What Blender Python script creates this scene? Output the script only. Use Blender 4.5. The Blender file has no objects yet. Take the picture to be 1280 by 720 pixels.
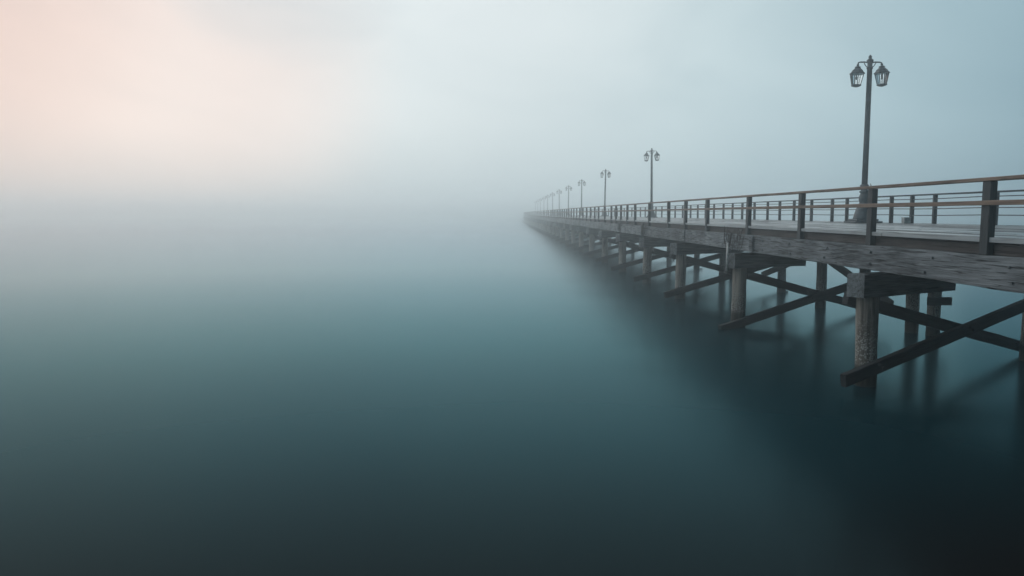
import bpy, bmesh, math, random
from mathutils import Vector, Matrix, noise
R = math.radians
rng = random.Random(11)
sc = bpy.context.scene
C = sc.collection

# ------------------------------------------------------------------ helpers
def tag(o, label=None, cat=None, group=None, kind=None):
    if label: o['label'] = label
    if cat: o['category'] = cat
    if group: o['group'] = group
    if kind: o['kind'] = kind
    return o

def empty(name, loc=(0, 0, 0), parent=None):
    o = bpy.data.objects.new(name, None)
    o.empty_display_size = 0.2
    o.location = loc
    C.objects.link(o)
    if parent: o.parent = parent
    return o

def mesh_of(bm, name, smooth=False):
    bmesh.ops.recalc_face_normals(bm, faces=bm.faces[:])
    me = bpy.data.meshes.new(name)
    bm.to_mesh(me); bm.free()
    if smooth:
        for p in me.polygons: p.use_smooth = True
    return me

def obj(name, me, mat, parent=None, loc=(0, 0, 0), rot=None):
    o = bpy.data.objects.new(name, me)
    if mat and not me.materials: me.materials.append(mat)
    C.objects.link(o)
    o.location = loc
    if rot is not None:
        if isinstance(rot, Matrix): o.rotation_euler = rot.to_euler()
        else: o.rotation_euler = rot
    if parent: o.parent = parent
    return o

def add_box(bm, lo, hi, bevel=0.0):
    x0, y0, z0 = lo; x1, y1, z1 = hi
    vs = [bm.verts.new(p) for p in ((x0,y0,z0),(x1,y0,z0),(x1,y1,z0),(x0,y1,z0),(x0,y0,z1),(x1,y0,z1),(x1,y1,z1),(x0,y1,z1))]
    fs = [bm.faces.new([vs[i] for i in f]) for f in ((0,3,2,1),(4,5,6,7),(0,1,5,4),(1,2,6,5),(2,3,7,6),(3,0,4,7))]
    if bevel:
        es = set()
        for f in fs: es.update(f.edges)
        bmesh.ops.bevel(bm, geom=list(es), offset=bevel, segments=1, affect='EDGES')

def add_sweep(bm, pts, w, h, jit=0.0, jseed=0.0, chamfer=0.0):
    """a rectangular bar (w across, h high) swept along pts; slight hewn unevenness"""
    rings = []
    n = len(pts)
    for i, p in enumerate(pts):
        p = Vector(p)
        d = (Vector(pts[min(i+1, n-1)]) - Vector(pts[max(i-1, 0)])).normalized()
        side = d.cross(Vector((0, 0, 1)))
        if side.length < 1e-4: side = Vector((1, 0, 0))
        side.normalize(); up = side.cross(d)
        c = chamfer
        prof = [(-w/2+c,-h/2),(w/2-c,-h/2),(w/2,-h/2+c),(w/2,h/2-c),(w/2-c,h/2),(-w/2+c,h/2),(-w/2,h/2-c),(-w/2,-h/2+c)] if c else \
               [(-w/2,-h/2),(w/2,-h/2),(w/2,h/2),(-w/2,h/2)]
        ring = []
        for k, (a, b) in enumerate(prof):
            q = p + side*a + up*b
            if jit:
                s = p.length*0.9 + jseed
                kk = k//2 if c else k
                q += (side*noise.noise((s, kk*3.7, jseed)) + up*noise.noise((s*1.3, kk*5.1, jseed+9)))*jit
            ring.append(bm.verts.new(q))
        rings.append(ring)
    m = len(rings[0])
    for a, b in zip(rings, rings[1:]):
        for k in range(m):
            bm.faces.new((a[k], a[(k+1) % m], b[(k+1) % m], b[k]))
    bm.faces.new(rings[0][::-1]); bm.faces.new(rings[-1])

def add_tube(bm, pts, r, sides=6):
    rings = []; n = len(pts)
    prev = None
    for i, p in enumerate(pts):
        p = Vector(p)
        d = (Vector(pts[min(i+1, n-1)]) - Vector(pts[max(i-1, 0)])).normalized()
        if prev is None:
            u = d.orthogonal().normalized()
        else:
            u = (prev - d*prev.dot(d))
            u = u.normalized() if u.length > 1e-5 else d.orthogonal().normalized()
        prev = u; v = d.cross(u)
        rr = r[i] if isinstance(r, (list, tuple)) else r
        rings.append([bm.verts.new(p + (u*math.cos(2*math.pi*k/sides) + v*math.sin(2*math.pi*k/sides))*rr) for k in range(sides)])
    for a, b in zip(rings, rings[1:]):
        for k in range(sides):
            bm.faces.new((a[k], a[(k+1) % sides], b[(k+1) % sides], b[k]))
    bm.faces.new(rings[0][::-1]); bm.faces.new(rings[-1])

def add_lathe(bm, prof, sides=20, centre=(0, 0), rot=0.0, caps=True):
    rings = []
    for r, z in prof:
        rings.append([bm.verts.new((centre[0]+r*math.cos(2*math.pi*k/sides+rot), centre[1]+r*math.sin(2*math.pi*k/sides+rot), z)) for k in range(sides)])
    for a, b in zip(rings, rings[1:]):
        for k in range(sides):
            bm.faces.new((a[k], a[(k+1) % sides], b[(k+1) % sides], b[k]))
    if caps:
        bm.faces.new(rings[0][::-1]); bm.faces.new(rings[-1])

def add_bolt(bm, p, n, r=0.035, t=0.03):
    """hexagonal bolt head on a washer standing off a face at p with normal n"""
    n = Vector(n).normalized(); p = Vector(p)
    add_tube(bm, [p - n*0.01, p + n*0.008], r*1.5, 10); add_tube(bm, [p + n*0.0081, p + n*t], r, 6)

def copy_tree(o, parent=None):
    c = o.copy(); C.objects.link(c)
    c.parent = parent
    for ch in list(o.children): copy_tree(ch, c)
    return c

# ------------------------------------------------------------------ materials
def new_mat(name):
    m = bpy.data.materials.new(name); m.use_nodes = True
    nt = m.node_tree
    return m, nt, nt.nodes['Principled BSDF']

def nd(nt, t, **kw):
    n = nt.nodes.new(t)
    for k, v in kw.items(): setattr(n, k, v)
    return n

def ramp(nt, fac, stops, interp='LINEAR'):
    r = nd(nt, 'ShaderNodeValToRGB')
    e = r.color_ramp.elements; r.color_ramp.interpolation = interp
    while len(e) < len(stops): e.new(0.5)
    for el, (p, c) in zip(e, stops):
        el.position = p; el.color = (*c, 1) if len(c) == 3 else c
    nt.links.new(fac, r.inputs['Fac'])
    return r.outputs['Color']

def wood(name, axis, dark, light, rough=0.75, bump=0.6, cracks=0.6, fine=1.0, spec=0.35, extra=None):
    """weathered timber, grain along the object's local axis (0,1,2)"""
    m, nt, b = new_mat(name)
    L = nt.links.new
    tc = nd(nt, 'ShaderNodeTexCoord')
    oi = nd(nt, 'ShaderNodeObjectInfo')
    add = nd(nt, 'ShaderNodeVectorMath', operation='ADD')
    rs = nd(nt, 'ShaderNodeVectorMath', operation='SCALE')
    comb = nd(nt, 'ShaderNodeCombineXYZ')
    for i in range(3): L(oi.outputs['Random'], comb.inputs[i])
    L(comb.outputs[0], rs.inputs[0]); rs.inputs['Scale'].default_value = 37.0
    L(tc.outputs['Object'], add.inputs[0]); L(rs.outputs[0], add.inputs[1])
    def mapped(long_s, cross_s):
        mp = nd(nt, 'ShaderNodeMapping')
        s = [cross_s]*3; s[axis] = long_s
        mp.inputs['Scale'].default_value = s
        L(add.outputs[0], mp.inputs['Vector']); return mp.outputs[0]
    # gentle waviness of the grain, then fine streaks, coarse streaks and blotches
    n1 = nd(nt, 'ShaderNodeTexNoise'); n1.inputs['Scale'].default_value = 1.0; n1.inputs['Detail'].default_value = 6; n1.inputs['Roughness'].default_value = 0.65
    n1.inputs['Distortion'].default_value = 0.9
    L(mapped(0.9*fine, 30*fine), n1.inputs['Vector'])
    n2 = nd(nt, 'ShaderNodeTexNoise'); n2.inputs['Scale'].default_value = 1.0; n2.inputs['Detail'].default_value = 5; n2.inputs['Distortion'].default_value = 0.5
    L(mapped(0.5*fine, 7*fine), n2.inputs['Vector'])
    n3 = nd(nt, 'ShaderNodeTexNoise'); n3.inputs['Scale'].default_value = 1.0; n3.inputs['Detail'].default_value = 5
    L(mapped(0.8, 2.2), n3.inputs['Vector'])
    wv = nd(nt, 'ShaderNodeTexWave', wave_type='BANDS', bands_direction='DIAGONAL')
    wv.inputs['Scale'].default_value = 1.0; wv.inputs['Distortion'].default_value = 7.0; wv.inputs['Detail'].default_value = 4.0
    wv.inputs['Detail Scale'].default_value = 0.7; wv.inputs['Detail Roughness'].default_value = 0.6
    L(mapped(0.35*fine, 4.2*fine), wv.inputs['Vector'])
    mw = nd(nt, 'ShaderNodeMapRange'); mw.inputs[3].default_value = 0.3; mw.inputs[4].default_value = 0.7; L(wv.outputs['Fac'], mw.inputs[0])
    mx0 = nd(nt, 'ShaderNodeMix', data_type='FLOAT'); mx0.inputs[0].default_value = 0.2
    L(n1.outputs['Fac'], mx0.inputs[2]); L(mw.outputs[0], mx0.inputs[3])
    mx = nd(nt, 'ShaderNodeMix', data_type='FLOAT'); mx.inputs[0].default_value = 0.3
    L(mx0.outputs[0], mx.inputs[2]); L(n2.outputs['Fac'], mx.inputs[3])
    mx2 = nd(nt, 'ShaderNodeMix', data_type='FLOAT'); mx2.inputs[0].default_value = 0.33
    L(mx.outputs[0], mx2.inputs[2]); L(n3.outputs['Fac'], mx2.inputs[3])
    mid = tuple((a+c)*0.5 for a, c in zip(dark, light))
    col = ramp(nt, mx2.outputs[0], [(0.39, dark), (0.49, mid), (0.6, light)])
    # dark checks / cracks along the grain
    n4 = nd(nt, 'ShaderNodeTexNoise'); n4.inputs['Scale'].default_value = 1.0; n4.inputs['Detail'].default_value = 3; n4.inputs['Distortion'].default_value = 1.2
    L(mapped(0.55*fine, 15*fine), n4.inputs['Vector'])
    ck = ramp(nt, n4.outputs['Fac'], [(0.36, (0.12,)*3), (0.44, (1,)*3)])
    mul = nd(nt, 'ShaderNodeMix', data_type='RGBA', blend_type='MULTIPLY'); mul.inputs[0].default_value = cracks
    L(col, mul.inputs[6]); L(ck, mul.inputs[7])
    hv = nd(nt, 'ShaderNodeHueSaturation')
    mr = nd(nt, 'ShaderNodeMapRange'); mr.inputs[3].default_value = 0.75; mr.inputs[4].default_value = 1.2
    L(oi.outputs['Random'], mr.inputs[0]); L(mr.outputs[0], hv.inputs['Value'])
    L(mul.outputs[2], hv.inputs['Color'])
    out = hv.outputs['Color']
    if extra: out = extra(nt, tc, out)
    L(out, b.inputs['Base Color'])
    b.inputs['Roughness'].default_value = rough
    b.inputs['Specular IOR Level'].default_value = spec
    hb = nd(nt, 'ShaderNodeMath', operation='MULTIPLY'); L(mx.outputs[0], hb.inputs[0]); L(ck, hb.inputs[1])
    bp = nd(nt, 'ShaderNodeBump'); bp.inputs['Strength'].default_value = bump; bp.inputs['Distance'].default_value = 0.03
    L(hb.outputs[0], bp.inputs['Height']); L(bp.outputs[0], b.inputs['Normal'])
    return m

def pile_growth(nt, tc, col):
    """pale barnacle crust on the tidal zone and the dark wet foot of a pile"""
    L = nt.links.new
    sep = nd(nt, 'ShaderNodeSeparateXYZ'); L(tc.outputs['Object'], sep.inputs[0])
    v = nd(nt, 'ShaderNodeTexVoronoi'); v.inputs['Scale'].default_value = 21; L(tc.outputs['Object'], v.inputs['Vector'])
    nz = nd(nt, 'ShaderNodeTexNoise'); nz.inputs['Scale'].default_value = 3.0; nz.inputs['Detail'].default_value = 4; L(tc.outputs['Object'], nz.inputs['Vector'])
    sp = ramp(nt, v.outputs['Distance'], [(0.26, (1,)*3), (0.55, (0,)*3)])
    band = ramp(nt, sep.outputs['Z'], [(0.33, (0,)*3), (0.45, (1,)*3), (0.95, (1,)*3), (1.0, (0.0,)*3)])
    dn = nd(nt, 'ShaderNodeMath', operation='MULTIPLY_ADD'); L(nz.outputs['Fac'], dn.inputs[0]); dn.inputs[1].default_value = 3.0; dn.inputs[2].default_value = -0.45
    zz = nd(nt, 'ShaderNodeMath', operation='MULTIPLY_ADD'); L(sep.outputs['Z'], zz.inputs[0]); zz.inputs[1].default_value = 1.0; zz.inputs[2].default_value = 0.0
    zr = nd(nt, 'ShaderNodeMapRange'); L(sep.outputs['Z'], zr.inputs[0]); zr.inputs[1].default_value = 1.75; zr.inputs[2].default_value = 0.9; zr.inputs[3].default_value = 0; zr.inputs[4].default_value = 1
    m1 = nd(nt, 'ShaderNodeMath', operation='MULTIPLY'); L(sp, m1.inputs[0]); L(zr.outputs[0], m1.inputs[1])
    m2 = nd(nt, 'ShaderNodeMath', operation='MULTIPLY', use_clamp=True); L(m1.outputs[0], m2.inputs[0]); L(dn.outputs[0], m2.inputs[1])
    zl = nd(nt, 'ShaderNodeMapRange'); L(sep.outputs['Z'], zl.inputs[0]); zl.inputs[1].default_value = 0.35; zl.inputs[2].default_value = 0.6
    m3 = nd(nt, 'ShaderNodeMath', operation='MULTIPLY'); L(m2.outputs[0], m3.inputs[0]); L(zl.outputs[0], m3.inputs[1])
    mx = nd(nt, 'ShaderNodeMix', data_type='RGBA'); L(m3.outputs[0], mx.inputs[0]); L(col, mx.inputs[6]); mx.inputs[7].default_value = (0.42, 0.44, 0.42, 1)
    wz = nd(nt, 'ShaderNodeMath', operation='MULTIPLY_ADD'); L(nz.outputs['Fac'], wz.inputs[0]); wz.inputs[1].default_value = 0.5; L(sep.outputs['Z'], wz.inputs[2])
    wet = nd(nt, 'ShaderNodeMapRange'); L(wz.outputs[0], wet.inputs[0]); wet.inputs[1].default_value = 0.65; wet.inputs[2].default_value = 0.85; wet.inputs[3].default_value = 0.22; wet.inputs[4].default_value = 1
    mu = nd(nt, 'ShaderNodeMix', data_type='RGBA', blend_type='MULTIPLY'); mu.inputs[0].default_value = 1
    L(mx.outputs[2], mu.inputs[6]); L(wet.outputs[0], mu.inputs[7])
    return mu.outputs[2]

def plank_tone(nt, tc, col):
    L = nt.links.new
    sep = nd(nt, 'ShaderNodeSeparateXYZ'); L(tc.outputs['Object'], sep.inputs[0])
    a = nd(nt, 'ShaderNodeMath', operation='MULTIPLY_ADD'); L(sep.outputs['X'], a.inputs[0]); a.inputs[1].default_value = 30/6.25; a.inputs[2].default_value = -8.6*30/6.25
    f = nd(nt, 'ShaderNodeMath', operation='FLOOR'); L(a.outputs[0], f.inputs[0])
    wn = nd(nt, 'ShaderNodeTexWhiteNoise', noise_dimensions='1D'); L(f.outputs[0], wn.inputs['W'])
    mr = nd(nt, 'ShaderNodeMapRange'); L(wn.outputs['Value'], mr.inputs[0]); mr.inputs[3].default_value = 0.62; mr.inputs[4].default_value = 1.12
    mu = nd(nt, 'ShaderNodeMix', data_type='RGBA', blend_type='MULTIPLY'); mu.inputs[0].default_value = 1
    L(col, mu.inputs[6]); L(mr.outputs[0], mu.inputs[7])
    return mu.outputs[2]

M_girder = wood('weathered_girder_timber', 1, (0.026, 0.034, 0.039), (0.27, 0.31, 0.335), rough=0.8, bump=1.0, cracks=0.9, fine=1.4)
M_cap = wood('weathered_cap_timber', 0, (0.022, 0.028, 0.032), (0.21, 0.24, 0.255), rough=0.8, bump=0.8)
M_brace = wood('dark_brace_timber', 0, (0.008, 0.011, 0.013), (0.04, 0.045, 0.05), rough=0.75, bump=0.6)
M_pile = wood('weathered_pile_timber', 2, (0.05, 0.047, 0.043), (0.36, 0.34, 0.30), rough=0.85, bump=0.9, fine=0.9, extra=pile_growth)
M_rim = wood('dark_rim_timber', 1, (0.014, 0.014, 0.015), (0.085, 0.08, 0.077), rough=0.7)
M_deck = wood('wet_deck_planks', 1, (0.19, 0.24, 0.27), (0.38, 0.46, 0.50), rough=0.36, bump=0.08, cracks=0.45, spec=0.8, extra=plank_tone)
M_post = wood('dark_post_timber', 2, (0.010, 0.017, 0.022), (0.05, 0.066, 0.076), rough=0.6, bump=0.35, cracks=0.5)
M_rail = wood('brown_handrail_timber', 1, (0.085, 0.056, 0.038), (0.29, 0.21, 0.155), rough=0.6, bump=0.3, cracks=0.5)

def metal(name, col, rough):
    m, nt, b = new_mat(name); L = nt.links.new
    tc = nd(nt, 'ShaderNodeTexCoord')
    n = nd(nt, 'ShaderNodeTexNoise'); n.inputs['Scale'].default_value = 7; n.inputs['Detail'].default_value = 6
    L(tc.outputs['Object'], n.inputs['Vector'])
    c = ramp(nt, n.outputs['Fac'], [(0.35, tuple(x*0.6 for x in col)), (0.6, col), (0.75, tuple(x*1.5 for x in col))])
    L(c, b.inputs['Base Color']); b.inputs['Roughness'].default_value = rough
    bp = nd(nt, 'ShaderNodeBump'); bp.inputs['Strength'].default_value = 0.15; bp.inputs['Distance'].default_value = 0.01
    L(n.outputs['Fac'], bp.inputs['Height']); L(bp.outputs[0], b.inputs['Normal'])
    return m
M_iron = metal('painted_lamp_iron', (0.04, 0.066, 0.082), 0.5)
M_cable = metal('galvanised_rail_wire', (0.09, 0.10, 0.105), 0.55)
M_box = metal('grey_painted_box', (0.42, 0.46, 0.47), 0.6)
M_rope = metal('old_rope_fibre', (0.035, 0.034, 0.033), 0.9)
M_pale = metal('pale_plastic_pipe', (0.75, 0.77, 0.77), 0.5)
mg, nt, b = new_mat('lantern_glass')
b.inputs['Base Color'].default_value = (0.75, 0.82, 0.84, 1); b.inputs['Roughness'].default_value = 0.18
b.inputs['Transmission Weight'].default_value = 0.9; b.inputs['IOR'].default_value = 1.15
M_glass = mg

# ------------------------------------------------------------------ the line of the pier
CURVE = 3e-5
def px(Y): return CURVE*Y*Y                  # slight bend of the pier to the right, far out
Y_NEAR, Y_END = -6.0, 372.0
def deck_z(X): return 3.68 + 0.08*(X-8.7)/6.0
def ys(a, b, step):
    n = max(1, int(math.ceil((b-a)/step)))
    return [a + (b-a)*i/n for i in range(n+1)]
def line(X, Z, a, b, step): return [(X+px(y), y, Z) for y in ys(a, b, step)]

# ------------------------------------------------------------------ setting: water
bm = bmesh.new()
W = 1490
vs = [bm.verts.new(p) for p in ((-W, -W, 0), (W, -W, 0), (W, W, 0), (-W, W, 0))]
bm.faces.new(vs)
m, nt, b = new_mat('long_exposure_sea'); L = nt.links.new
tc = nd(nt, 'ShaderNodeTexCoord')
n = nd(nt, 'ShaderNodeTexNoise'); n.inputs['Scale'].default_value = 0.05; n.inputs['Detail'].default_value = 3
L(tc.outputs['Object'], n.inputs['Vector'])
c = ramp(nt, n.outputs['Fac'], [(0.3, (0.004, 0.027, 0.036)), (0.7, (0.006, 0.034, 0.044))])
# close to the beach the water is shallow over dark wet sand
sp = nd(nt, 'ShaderNodeSeparateXYZ'); L(tc.outputs['Object'], sp.inputs[0])
wv = nd(nt, 'ShaderNodeMath', operation='MULTIPLY_ADD'); L(n.outputs['Fac'], wv.inputs[0]); wv.inputs[1].default_value = 6.0; L(sp.outputs['Y'], wv.inputs[2])
sh = nd(nt, 'ShaderNodeMapRange', interpolation_type='SMOOTHSTEP'); L(wv.outputs[0], sh.inputs[0]); sh.inputs[1].default_value = 9.0; sh.inputs[2].default_value = 18.0
mxs = nd(nt, 'ShaderNodeMix', data_type='RGBA'); L(sh.outputs[0], mxs.inputs[0]); mxs.inputs[6].default_value = (0.0125, 0.010, 0.010, 1); L(c, mxs.inputs[7])
c = mxs.outputs[2]
mr = nd(nt, 'ShaderNodeMapRange'); mr.inputs[3].default_value = 0.185; mr.inputs[4].default_value = 0.235
L(n.outputs['Fac'], mr.inputs[0])
nt.nodes.remove(b)
dif = nd(nt, 'ShaderNodeBsdfDiffuse'); L(c, dif.inputs['Color'])
glo = nd(nt, 'ShaderNodeBsdfGlossy'); L(mr.outputs[0], glo.inputs['Roughness']); fr = nd(nt, 'ShaderNodeFresnel'); fr.inputs['IOR'].default_value = 1.1
L(ramp(nt, fr.outputs[0], [(0.0, (.37, .73, .83)), (0.2, (.43, .81, .89)), (0.5, (.64, .825, .885)), (0.8, (.57, .66, .71))]), glo.inputs['Color'])
ms = nd(nt, 'ShaderNodeMixShader'); L(fr.outputs[0], ms.inputs[0]); L(dif.outputs[0], ms.inputs[1]); L(glo.outputs[0], ms.inputs[2])
# the last trace of swell that a long exposure leaves
sw = nd(nt, 'ShaderNodeTexNoise'); sw.inputs['Scale'].default_value = 1.0; sw.inputs['Detail'].default_value = 3
mpw = nd(nt, 'ShaderNodeMapping'); mpw.inputs['Scale'].default_value = (0.05, 0.22, 1); mpw.inputs['Rotation'].default_value = (0, 0, 0.2)
L(tc.outputs['Object'], mpw.inputs['Vector']); L(mpw.outputs[0], sw.inputs['Vector'])
bw = nd(nt, 'ShaderNodeBump'); bw.inputs['Strength'].default_value = 1.0; bw.inputs['Distance'].default_value = 0.028
L(sw.outputs['Fac'], bw.inputs['Height']); L(bw.outputs[0], glo.inputs['Normal'])
L(ms.outputs[0], nt.nodes['Material Output'].inputs['Surface'])
water = obj('water', mesh_of(bm, 'water'), m); tag(water, kind='structure')

# ------------------------------------------------------------------ pier
pier = tag(empty('pier', (8.6, 17.6, 0)), 'long weathered timber pier on piles running out into the fog', 'pier')
PO = Vector(pier.location)
def ppart(name, me, mat, parent=pier, smooth=False):
    o = obj(name, me, mat, parent)
    return o
def place_in_pier(o):       # geometry written in world coordinates, thing's origin at its base
    o.matrix_parent_inverse = Matrix.Translation(-PO)
    return o

# deck: planks laid along the pier
bm = bmesh.new()
X0, X1, NP = 8.60, 14.85, 30
pw = (X1-X0)/NP
for k in range(NP):
    y = Y_NEAR - rng.random()*4
    xa = X0 + k*pw + 0.013; xb = X0 + (k+1)*pw - 0.013
    zt = deck_z((xa+xb)/2)
    while y < Y_END:
        ln = 4.4 + rng.random()*2.6
        ya, yb = max(y, Y_NEAR), min(y+ln-0.012, Y_END)
        if yb - ya > 0.3:
            dz = (rng.random()-0.5)*0.014; tw = (rng.random()-0.5)*0.008; dx = (rng.random()-0.5)*0.006
            q = []
            for yy in (ya, yb):
                o_ = px(yy) + dx
                q.append([bm.verts.new((xa+o_, yy, zt-0.08)), bm.verts.new((xb+o_, yy, zt-0.08)),
                          bm.verts.new((xb+o_, yy, zt+dz+tw)), bm.verts.new((xa+o_, yy, zt+dz-tw))])
            a, c_ = q
            for i in range(4): bm.faces.new((a[i], a[(i+1) % 4], c_[(i+1) % 4], c_[i]))
            bm.faces.new(a[::-1]); bm.faces.new(c_)
        y += ln
place_in_pier(ppart('deck', mesh_of(bm, 'deck'), M_deck))

# rim joists, stringers
def joist(name, X, zlo, zhi, w, mat, step=3.0, jit=0.006):
    y = Y_NEAR
    i = 0
    while y < Y_END:
        y2 = min(y+35.2, Y_END)
        bm = bmesh.new()
        add_sweep(bm, line(X, (zlo+zhi)/2, y, y2-0.01, step), w, zhi-zlo, jit, X*3+i, 0.008)
        place_in_pier(ppart(name, mesh_of(bm, name), mat)); y = y2; i += 1
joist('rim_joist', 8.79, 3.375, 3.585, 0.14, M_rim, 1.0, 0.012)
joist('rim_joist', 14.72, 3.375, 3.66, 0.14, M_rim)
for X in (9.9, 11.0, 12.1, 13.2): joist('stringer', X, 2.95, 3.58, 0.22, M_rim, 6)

# girders in lengths with cleats over the joints
JO = [Y_NEAR, 9.0, 25.4, 34.8, 45.2, 63.0]
while JO[-1] < Y_END - 12: JO.append(JO[-1] + 17.6)
JO[-1] = Y_END
for i, (a, e) in enumerate(zip(JO, JO[1:])):
    bm = bmesh.new()
    add_sweep(bm, line(8.69 + (0.018 if i % 2 else 0), 3.085, a, e-0.035, 0.45 if e < 70 else 3), 0.30, 0.57, 0.022 if e < 100 else 0.0, 3.1*i, 0.015)
    y = a + 1.1
    while y < min(e, 75):
        for z in (2.94, 3.22): add_bolt(bm, (8.545 + (0.018 if i % 2 else 0) + px(y), y + rng.uniform(-.15, .15), z + rng.uniform(-.02, .02)), (-1, 0, 0), 0.026, 0.04)
        y += 2.4
    g = place_in_pier(ppart('girder', mesh_of(bm, 'girder'), M_girder))
    if 0 < i and a < 160:
        bm = bmesh.new()
        add_box(bm, (8.475+px(a), a-0.16, 2.86), (8.535+px(a), a+0.16, 3.33), 0.012)
        for dy, z in ((-0.08, 3.0), (0.08, 3.0), (-0.08, 3.2), (0.08, 3.2)): add_bolt(bm, (8.475+px(a), a+dy, z), (-1, 0, 0), 0.022)
        cl = obj('cleat', mesh_of(bm, 'cleat'), M_girder, g)
bm = bmesh.new()
add_sweep(bm, line(14.6, 3.085, Y_NEAR, Y_END, 4), 0.3, 0.57)
place_in_pier(ppart('girder', mesh_of(bm, 'girder'), M_girder))

# pile bents: front pile, back piles, skewed cap and a pair of crossed braces
def pile_mesh(top, r, seed, bottom=-1.2, sides=18):
    bm = bmesh.new()
    prof = []
    zs = ys(bottom, top, 0.16)
    rings = []
    for z in zs:
        ring = []
        for k in range(sides):
            a = 2*math.pi*k/sides
            rr = r*(1.0 + 0.05*(1-(z/top))) + 0.022*noise.noise((math.cos(a)*1.6+seed*7, math.sin(a)*1.6, z*0.7)) + 0.012*noise.noise((math.cos(a)*4+seed*3, math.sin(a)*4, z*2.4))
            ring.append(bm.verts.new((rr*math.cos(a) + 0.02*math.sin(z*0.8+seed), rr*math.sin(a), z)))
        rings.append(ring)
    for a, b_ in zip(rings, rings[1:]):
        for k in range(sides): bm.faces.new((a[k], a[(k+1) % sides], b_[(k+1) % sides], b_[k]))
    bm.faces.new(rings[0][::-1]); bm.faces.new(rings[-1])
    return mesh_of(bm, 'pile', True)
PILES = [pile_mesh(2.14, 0.245, s) for s in (1, 2, 3)]
BACKS = [pile_mesh(2.80, 0.205, s) for s in (4, 5, 6)]
def bar_mesh(name, ln, w, h, seed, jit=0.012, ch=0.012, bolts=()):
    bm = bmesh.new()
    for t in bolts:
        for s_ in (-1, 1):
            add_bolt(bm, (ln*t, s_*w/2, 0.05), (0, s_, 0)); add_bolt(bm, (ln*t+0.12, s_*w/2, -0.06), (0, s_, 0))
    add_sweep(bm, [(ln*i/24, 0, 0) for i in range(25)], w, h, jit, seed, ch)
    return mesh_of(bm, name)
SK = Vector((5.8, 3.0, 0)); SKL = SK.length; SKU = SK.normalized()
CAPS = [bar_mesh('cap_beam', 0.55*SKL, 0.46, 0.54, s, 0.02, 0.015) for s in (1.5, 7.7)]
def brace_between(p, q):
    d = (q-p); ln = d.length
    x = d.normalized(); z = Vector((0, 0, 1)); y = z.cross(x).normalized(); z = x.cross(y)
    Mx = Matrix((x, y, z)).transposed()
    return ln, Mx
Nrm = Vector((SKU.y, -SKU.x, 0))          # towards the camera side of a bent
LOW = (SKU*(-1.0) + Nrm*0.36 + Vector((0, 0, 0.27)), SKU*8.0 + Nrm*0.36 + Vector((0, 0, 1.91)))
UPP = (SKU*(-0.10) - Nrm*0.36 + Vector((0, 0, 2.12)), SKU*8.0 - Nrm*0.36 + Vector((0, 0, 0.19)))
BR = {}
for key, (p, q) in (('l', LOW), ('u', UPP)):
    ln, Mx = brace_between(p, q)
    BR[key] = (bar_mesh('brace', ln, 0.15, 0.30, 5.0 + len(BR), bolts=(0.13, 0.52, 0.9)), p, Mx)
BENTS = [8.6, 17.7, 27.4, 36.4, 44.7, 53.7, 63.0, 72.2]
while BENTS[-1] + 9.1 < Y_END: BENTS.append(BENTS[-1]+9.1)
BENTS[-1] = Y_END - 0.5
for i, Y in enumerate(BENTS):
    bt = empty('pile_bent', (0, 0, 0), pier)
    bt.location = Vector((8.6+px(Y), Y, 0)) - PO
    J = lambda s: (rng.random()-0.5)*2*s
    o = obj('pile', PILES[i % 3], M_pile, bt, (0.2, 0.1, 0), (J(.012), J(.012), J(3)))
    o = obj('pile', BACKS[i % 3], M_pile, bt, (SK.x+0.45, SK.y, 0), (0, 0, J(3)))
    if i == 1:
        extra = [(5.72, 8.1), (6.12, 7.5)]
    elif i == 2:
        extra = [(5.55, 5.5)]
    else:
        extra = [(5.35, 2.35)] if i < 3 or i == 4 else []
    for k, (ex, ey) in enumerate(extra):
        obj('pile', BACKS[(i+k+1) % 3], M_pile, bt, (ex, ey, 0), (0, 0, J(3)))
    obj('cap_beam', CAPS[i % 2], M_cap, bt, SKU*(-0.24) + Vector((0, 0, 2.405)), (J(.01), J(.01), math.atan2(SK.y, SK.x)+J(.02)))
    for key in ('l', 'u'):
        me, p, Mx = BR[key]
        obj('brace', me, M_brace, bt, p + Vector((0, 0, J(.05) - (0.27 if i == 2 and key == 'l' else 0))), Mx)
    if i == 1:          # small clamp on the back pair
        bm = bmesh.new(); add_box(bm, (5.72, 7.12, 1.06), (6.5, 7.26, 1.33), 0.01)
        obj('clamp_plank', mesh_of(bm, 'clamp_plank'), M_brace, bt)
    if i == 2:          # longitudinal crossed braces along the back row
        for p, q in ((Vector((5.3, 5.2, 2.5)), Vector((5.3, 12.2, 0.9))), (Vector((5.3, 5.8, 2.5)), Vector((5.3, -1.0, 0.9)))):
            ln, Mx = brace_between(p, q)
            obj('brace', bar_mesh('brace', ln, 0.12, 0.28, 9), M_brace, bt, p, Mx)

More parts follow.
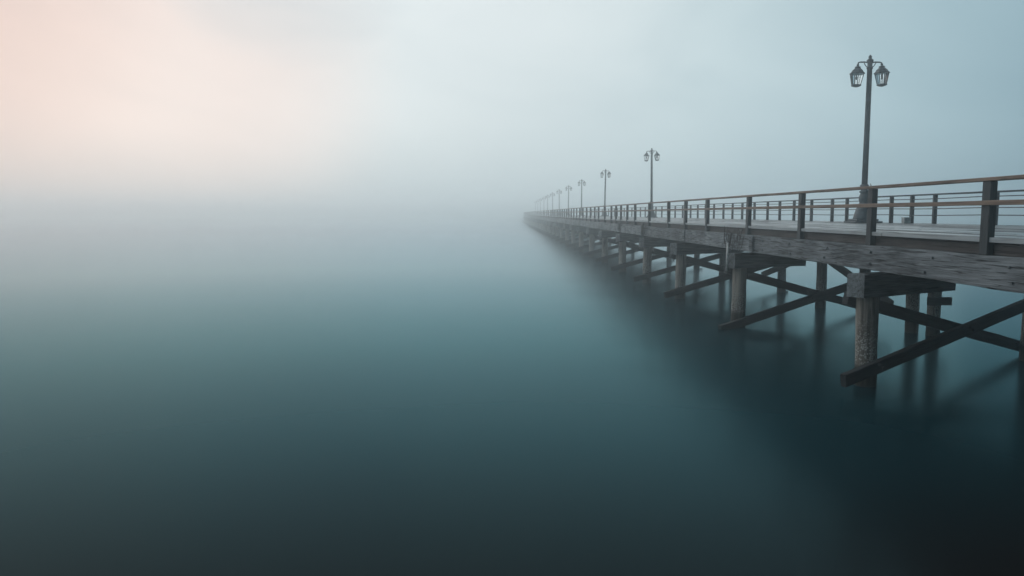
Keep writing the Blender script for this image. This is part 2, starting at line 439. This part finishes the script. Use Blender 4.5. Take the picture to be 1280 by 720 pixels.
# ------------------------------------------------------------------ railings
def railing(label, X, posts, pw_, pd, zb, rails, wires, rail_mat, post_z_top):
    root = tag(empty('railing', (X, 17.6, zb)), label, 'railing', None)
    inv = Matrix.Translation(-Vector(root.location))
    bm = bmesh.new(); add_box(bm, (-pw_/2, -pd/2, 0), (pw_/2, pd/2, post_z_top-zb), 0.008)
    pm = mesh_of(bm, 'post')
    for Y in posts:
        o = obj('post', pm, M_post, root, Vector((X+px(Y), Y, zb)) - Vector(root.location), ((rng.random()-.5)*.02, (rng.random()-.5)*.02, (rng.random()-.5)*.06))
    for nm, dx, z, w, h in rails:
        y = Y_NEAR; i = 0
        while y < Y_END:
            y2 = min(y + 52.0, Y_END)
            bm = bmesh.new(); add_sweep(bm, line(X+dx, z, y, y2-0.004, 1.2), w, h, 0.007, z*9+i, 0.008)
            o = obj(nm, mesh_of(bm, nm), rail_mat, root); o.matrix_parent_inverse = inv; y = y2; i += 1
    for z in wires:
        bm = bmesh.new(); add_tube(bm, [(p[0], p[1], p[2]+0.012*math.sin(i*1.7)) for i, p in enumerate(line(X, z, Y_NEAR, Y_END, 1.8))], 0.016, 5)
        o = obj('wire', mesh_of(bm, 'wire'), M_cable, root); o.matrix_parent_inverse = inv
    return root
near_posts = [-3.6, 0.4, 4.7, 9.0, 13.3, 17.5, 21.6, 26.2, 31.4, 35.1, 38.6, 43.6, 48.2, 51.2, 53.9, 56.2, 58.5, 62.2, 66.1, 68.9]
while near_posts[-1] < Y_END - 3.4: near_posts.append(near_posts[-1] + (3.3 if near_posts[-1] < 130 else 6.2))
railing('timber railing with brown handrail along the near open-water edge of the pier', 8.645, near_posts, 0.13, 0.22, 3.375,
        (('handrail', 0.0, 4.70, 0.19, 0.065), ('mid_rail', -0.095, 4.285, 0.05, 0.085)), (), M_rail, 4.665)
far_posts = [14.5, 17.5, 22.0, 25.1, 26.5, 27.9, 31.5, 32.9, 35.1, 37.2, 39.1, 40.9, 43.0, 45.2, 47.1, 49.0, 51.2, 53.3, 55.4, 57.5, 60.0]
while far_posts[-1] < Y_END - 4: far_posts.append(far_posts[-1] + (2.6 if far_posts[-1] < 100 else 6.4))
railing('grey wire railing along the far edge of the pier behind the lamp posts', 14.5, far_posts, 0.11, 0.12, deck_z(14.5)-0.006,
        (('handrail', 0.0, 4.735, 0.09, 0.05),), (4.60, 4.27, 4.05), M_post, 4.71)

# ------------------------------------------------------------------ lamp posts
def make_lamp():
    root = empty('lamp_post')
    bm = bmesh.new(); add_box(bm, (-0.5, -0.5, 0), (0.5, 0.5, 0.07), 0.015); add_box(bm, (-0.4, -0.4, 0.072), (0.4, 0.4, 0.15), 0.02)
    obj('plinth', mesh_of(bm, 'plinth'), M_iron, root)
    bm = bmesh.new()
    add_lathe(bm, [(0.36, 0.15), (0.345, 0.2), (0.32, 0.3), (0.285, 0.42), (0.25, 0.54), (0.225, 0.6), (0.235, 0.63), (0.235, 0.67), (0.17, 0.7), (0.15, 0.76), (0.18, 0.86), (0.185, 0.94),
                   (0.15, 1.04), (0.125, 1.1), (0.17, 1.13), (0.17, 1.17), (0.12, 1.2), (0.115, 1.3), (0.155, 1.36), (0.155, 1.4), (0.11, 1.43)], 24)
    obj('base', mesh_of(bm, 'base', True), M_iron, root)
    bm = bmesh.new(); add_lathe(bm, [(0.105, 1.43), (0.098, 3.0), (0.088, 5.6), (0.11, 5.62), (0.11, 5.68), (0.088, 5.7), (0.086, 5.84), (0.115, 5.86), (0.12, 5.93), (0.07, 5.97), (0.05, 6.0), (0.065, 6.04), (0.05, 6.08), (0.01, 6.12)], 18)
    obj('pole', mesh_of(bm, 'pole', True), M_iron, root)
    bm = bmesh.new()
    for s in (-1, 1):
        add_tube(bm, [(0.06*s, 0, 5.84), (0.2*s, 0, 5.86), (0.36*s, 0, 5.855), (0.425*s, 0, 5.835), (0.44*s, 0, 5.76)], 0.026, 8)
        add_tube(bm, [(0.07*s, 0, 5.66), (0.15*s, 0, 5.72), (0.22*s, 0, 5.83)], 0.016, 6)
    obj('cross_arm', mesh_of(bm, 'cross_arm', True), M_iron, root)
    for s, dz, tl in ((-1, -0.015, 0.05), (1, 0.01, 0.06)):
        ln = empty('lantern', (0.44*s, 0, 5.78+dz), root); ln.rotation_euler = (0, tl if s < 0 else -tl*0.9, R(12*s))
        rt = R(30)
        bm = bmesh.new()
        add_lathe(bm, [(0.035, 0.02), (0.05, -0.02), (0.035, -0.05), (0.10, -0.075), (0.115, -0.10), (0.09, -0.115), (0.18, -0.2), (0.205, -0.215), (0.19, -0.225), (0.255, -0.30), (0.275, -0.305), (0.275, -0.335), (0.24, -0.34)], 6, rot=rt)
        obj('lantern_roof', mesh_of(bm, 'lantern_roof'), M_iron, ln)
        bm = bmesh.new(); add_lathe(bm, [(0.225, -0.342), (0.145, -0.715)], 6, rot=rt)
        obj('lantern_glass', mesh_of(bm, 'lantern_glass'), M_glass, ln)
        bm = bmesh.new()
        for k in range(6):
            a = rt + k*math.pi/3
            add_tube(bm, [(0.24*math.cos(a), 0.24*math.sin(a), -0.335), (0.158*math.cos(a), 0.158*math.sin(a), -0.72)], 0.014, 5)
            a2 = a + math.pi/6
            add_tube(bm, [(0.205*math.cos(a2), 0.205*math.sin(a2), -0.335), (0.135*math.cos(a2), 0.135*math.sin(a2), -0.72)], 0.008, 4)
        add_lathe(bm, [(0.15, -0.715), (0.18, -0.72), (0.18, -0.76), (0.12, -0.79), (0.03, -0.81)], 6, rot=rt)
        obj('lantern_frame', mesh_of(bm, 'lantern_frame'), M_iron, ln)
        bm = bmesh.new(); add_lathe(bm, [(0.02, -0.345), (0.022, -0.42), (0.035, -0.45), (0.03, -0.52), (0.012, -0.55)], 10)
        obj('bulb', mesh_of(bm, 'bulb', True), M_iron, ln)
    return root
LAMPX = 13.6
LY = [28.2, 67.9, 98.9, 128.0, 154.5, 180.0, 205.0, 231.0, 256.0, 285.0, 314.0, 343.0]
LL = ['tall twin lantern lamp post, by far the largest, towering behind the near railing',
      'second largest twin lantern lamp post, halfway along the clearly seen stretch of pier',
      'third largest twin lantern lamp post counting away from the tall one',
      'fourth twin lantern lamp post from the tall one, slightly faded by fog',
      'fifth twin lantern lamp post from the tall one, greyed by fog',
      'sixth twin lantern lamp post from the tall one, pale in fog',
      'seventh twin lantern lamp post from the tall one, very pale in fog',
      'eighth twin lantern lamp post from the tall one, almost lost in fog',
      'ninth lamp post from the tall one, fourth from the vanishing pier end',
      'tenth lamp post from the tall one, third from the vanishing pier end',
      'eleventh lamp post from the tall one, second from the vanishing pier end',
      'faintest and smallest lamp post, at the vanishing end of the pier']
lamp0 = make_lamp()
for i, (Y, lb) in enumerate(zip(LY, LL)):
    o = lamp0 if i == 0 else copy_tree(lamp0)
    o.location = (LAMPX+px(Y), Y, deck_z(LAMPX)+0.008)
    if i: o.rotation_euler = (R(rng.uniform(-1, 1)), R(rng.uniform(-1.2, 1.2)), R(rng.uniform(-14, 14)))
    tag(o, lb, 'lamp post', 'twin lantern lamp posts along the pier')
# slack chain hanging on the first lamp
bm = bmesh.new()
pts = []
for i in range(23):
    t = i/22
    pts.append((0.17+0.10*math.sin(t*3.0)+0.02*math.sin(t*19), -0.1, 1.42-0.95*t))
for i, p in enumerate(pts):
    ring = [(p[0]+0.018*math.cos(a)*(1 if i % 2 else .3), p[1]+0.018*math.cos(a)*(.3 if i % 2 else 1), p[2]+0.032*math.sin(a)) for a in [k*math.pi/4 for k in range(9)]]
    add_tube(bm, ring, 0.007, 4)
ch = obj('chain', mesh_of(bm, 'chain'), M_cable, lamp0)

# ------------------------------------------------------------------ small things
bx = tag(empty('deck_box', (14.22, 26.3, deck_z(14.22)+0.008)), 'small grey box standing on the deck against a far railing post', 'box')
bm = bmesh.new(); add_box(bm, (-0.115, -0.1, 0), (0.115, 0.1, 0.18), 0.01)
obj('body', mesh_of(bm, 'body'), M_box, bx)
bm = bmesh.new(); add_box(bm, (-0.125, -0.11, 0.182), (0.125, 0.11, 0.21), 0.008)
obj('lid', mesh_of(bm, 'lid'), M_box, bx)

def tangle(label, Y, n, w, drop, seed):
    r2 = random.Random(seed)
    bm = bmesh.new()
    for k in range(n):
        y0 = r2.uniform(-w, w)*0.7; y1 = y0 + r2.uniform(-w, w); d = drop*r2.uniform(0.45, 1.0); top = r2.choice((0, 0, .08, .2, .28))
        pts = []
        for i in range(13):
            t = i/12
            s = math.sin(math.pi*t)
            pts.append((-0.045 - 0.05*s*r2.uniform(.5, 1) - 0.012*(k % 5), y0+(y1-y0)*t + 0.06*math.sin(7*t+k), top - d*s + 0.03*math.sin(11*t+2*k)))
        add_tube(bm, pts, r2.uniform(0.007, 0.013), 5)
    for k in range(n//3):      # loose ends
        y0 = r2.uniform(-w, w)*.6; ln = drop*r2.uniform(.7, 1.25)
        add_tube(bm, [(-0.06+0.03*math.sin(i+k), y0+0.05*math.sin(i*1.1+k), 0.05-ln*i/8) for i in range(9)], 0.008, 5)
    o = obj('tangled_rope', mesh_of(bm, 'tangled_rope', True), M_rope, None, (8.53+px(Y), Y, 3.33))
    return tag(o, label, 'rope', 'ropes tangled on the pier girder')
tangle('largest tangle of old rope, hanging over the girder beside the pale pipe', 27.1, 11, 1.15, 0.66, 3)
tangle('smaller rope tangle on the girder, nearest the second largest lamp post', 44.3, 11, 0.8, 0.6, 5)
tangle('smallest and most fogged tangle of rope, far along the girder', 53.3, 11, 1.0, 0.65, 8)
bm = bmesh.new(); add_tube(bm, [(0, 0, 0.0), (0.0, 0, 0.5), (0.01, 0, 1.0)], 0.036, 10)
tag(obj('drain_pipe', mesh_of(bm, 'drain_pipe', True), M_pale, None, (8.17+px(27.1), 26.95, 2.06)), 'thin pale upright pipe at the cap end under the biggest rope tangle', 'pipe')

# ------------------------------------------------------------------ haze
bm = bmesh.new(); add_box(bm, (-1500, -1500, -2.2), (1500, 1500, 12.0))
hz = obj('haze', mesh_of(bm, 'haze'), None); tag(hz, kind='stuff')
m = bpy.data.materials.new('sea_fog'); m.use_nodes = True
nt = m.node_tree; nt.nodes.remove(nt.nodes['Principled BSDF'])
pv = nt.nodes.new('ShaderNodeVolumePrincipled')
pv.inputs['Color'].default_value = (0.90, 0.97, 1.0, 1)
pv.inputs['Density'].default_value = 0.0051
pv.inputs['Anisotropy'].default_value = 0.84
nt.links.new(pv.outputs[0], nt.nodes['Material Output'].inputs['Volume'])
hz.data.materials.append(m)

# ------------------------------------------------------------------ sky and sun
SUN_AZ, SUN_EL = R(-29), R(10)          # azimuth from +Y, negative = left
w = bpy.data.worlds.new('World'); sc.world = w; w.use_nodes = True
nt = w.node_tree; L = nt.links.new
bg = nt.nodes['Background']
sky = nd(nt, 'ShaderNodeTexSky', sky_type='NISHITA')
sky.sun_disc = False; sky.sun_elevation = SUN_EL; sky.sun_rotation = SUN_AZ
sky.air_density = 1.0; sky.dust_density = 3.0; sky.ozone_density = 1.5
tc = nd(nt, 'ShaderNodeTexCoord'); DIR = tc.outputs['Generated']
def toward(az, el):
    """0..1, how close a sky direction lies to the given one"""
    v = (math.sin(R(az))*math.cos(R(el)), math.cos(R(az))*math.cos(R(el)), math.sin(R(el)))
    dt = nd(nt, 'ShaderNodeVectorMath', operation='DOT_PRODUCT'); L(DIR, dt.inputs[0]); dt.inputs[1].default_value = v
    ma = nd(nt, 'ShaderNodeMath', operation='MULTIPLY_ADD'); L(dt.outputs['Value'], ma.inputs[0]); ma.inputs[1].default_value = 0.5; ma.inputs[2].default_value = 0.5
    return ma.outputs[0]
def mixc(f, a, b_, blend='MIX'):
    mx = nd(nt, 'ShaderNodeMix', data_type='RGBA', blend_type=blend)
    for s_, v in ((0, f), (6, a), (7, b_)):
        if isinstance(v, (float, int)): mx.inputs[s_].default_value = v
        elif isinstance(v, tuple): mx.inputs[s_].default_value = (*v, 1)
        else: L(v, mx.inputs[s_])
    return mx.outputs[2]
# an overcast dawn: bright veil of cloud ahead, thinning warm where the sun hides, dull teal behind
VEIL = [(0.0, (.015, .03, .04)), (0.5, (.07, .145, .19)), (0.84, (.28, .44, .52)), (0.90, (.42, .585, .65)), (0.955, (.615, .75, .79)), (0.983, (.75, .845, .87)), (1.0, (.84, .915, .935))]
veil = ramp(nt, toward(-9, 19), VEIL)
g1 = ramp(nt, toward(-26, 9), [(0.970, (0, 0, 0)), (0.9995, (1, 1, 1))], 'EASE')
g2 = ramp(nt, toward(-44, 15), [(0.960, (0, 0, 0)), (0.995, (1, 1, 1))], 'EASE')
g4f = ramp(nt, toward(-15, 20), [(0.9925, (0, 0, 0)), (0.999, (.85,)*3)], 'EASE')
g3 = ramp(nt, toward(-82, 32), [(0.74, (0, 0, 0)), (0.97, (1, 1, 1))], 'EASE')  # broad bright sky out of view to the left, added to light the girder's face
nz = nd(nt, 'ShaderNodeTexNoise'); nz.inputs['Scale'].default_value = 2.6; nz.inputs['Detail'].default_value = 3; nz.inputs['Distortion'].default_value = 0.6
mp = nd(nt, 'ShaderNodeMapping'); mp.inputs['Scale'].default_value = (1, 1, 2.2); L(DIR, mp.inputs['Vector']); L(mp.outputs[0], nz.inputs['Vector'])
g4 = mixc(1.0, g4f, ramp(nt, nz.outputs['Fac'], [(0.3, (1.0,)*3), (0.75, (.45,)*3)]), 'MULTIPLY')
cl = ramp(nt, nz.outputs['Fac'], [(0.3, (.90, .92, .93)), (0.7, (1.08, 1.06, 1.05))])
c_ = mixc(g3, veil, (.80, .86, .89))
c_ = mixc(g1, c_, (.94, .825, .785))
c_ = mixc(g2, c_, (.87, .665, .61))
c_ = mixc(g4, c_, (.60, .69, .74))
c_ = mixc(1.0, c_, cl, 'MULTIPLY')
el = nd(nt, 'ShaderNodeSeparateXYZ'); L(DIR, el.inputs[0])      # the veil is thicker and greyer low down
c_ = mixc(1.0, c_, ramp(nt, el.outputs['Z'], [(0.0, (.86, .885, .90)), (0.12, (1, 1, 1))], 'EASE'), 'MULTIPLY')
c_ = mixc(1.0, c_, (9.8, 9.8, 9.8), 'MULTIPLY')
nis = nd(nt, 'ShaderNodeGamma'); nis.inputs['Gamma'].default_value = 0.6; L(sky.outputs[0], nis.inputs[0])
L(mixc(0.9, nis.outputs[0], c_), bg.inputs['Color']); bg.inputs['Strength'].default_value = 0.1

sl = bpy.data.lights.new('sun', 'SUN'); sl.energy = 1.0; sl.angle = R(120); sl.color = (1.0, 0.91, 0.87)
so = bpy.data.objects.new('sun', sl); C.objects.link(so)
d = Vector((math.sin(SUN_AZ)*math.cos(SUN_EL), math.cos(SUN_AZ)*math.cos(SUN_EL), math.sin(SUN_EL)))
so.rotation_euler = d.to_track_quat('Z', 'Y').to_euler(); so.location = (0, 0, 60)

# ------------------------------------------------------------------ camera
cam = bpy.data.cameras.new('camera'); co = bpy.data.objects.new('camera', cam); C.objects.link(co)
cam.sensor_width = 36; cam.lens = 36*950/1280
cam.clip_start = 0.1; cam.clip_end = 6000
co.location = (0, 0, 4.1)
co.rotation_euler = (R(90) - math.atan(93/950), 0, -math.atan(18/950))
sc.camera = co

sc.view_settings.view_transform = 'Standard'; sc.view_settings.look = 'None'
sc.view_settings.exposure = 0.0; sc.view_settings.gamma = 1.0
sc.view_settings.use_curve_mapping = False
sc.render.engine = 'CYCLES'
cy = sc.cycles
cy.max_bounces = 10; cy.volume_bounces = 6; cy.diffuse_bounces = 3; cy.glossy_bounces = 3; cy.transmission_bounces = 6
cy.use_denoising = True
cy.caustics_reflective = False; cy.caustics_refractive = False
cy.sample_clamp_indirect = 6.0
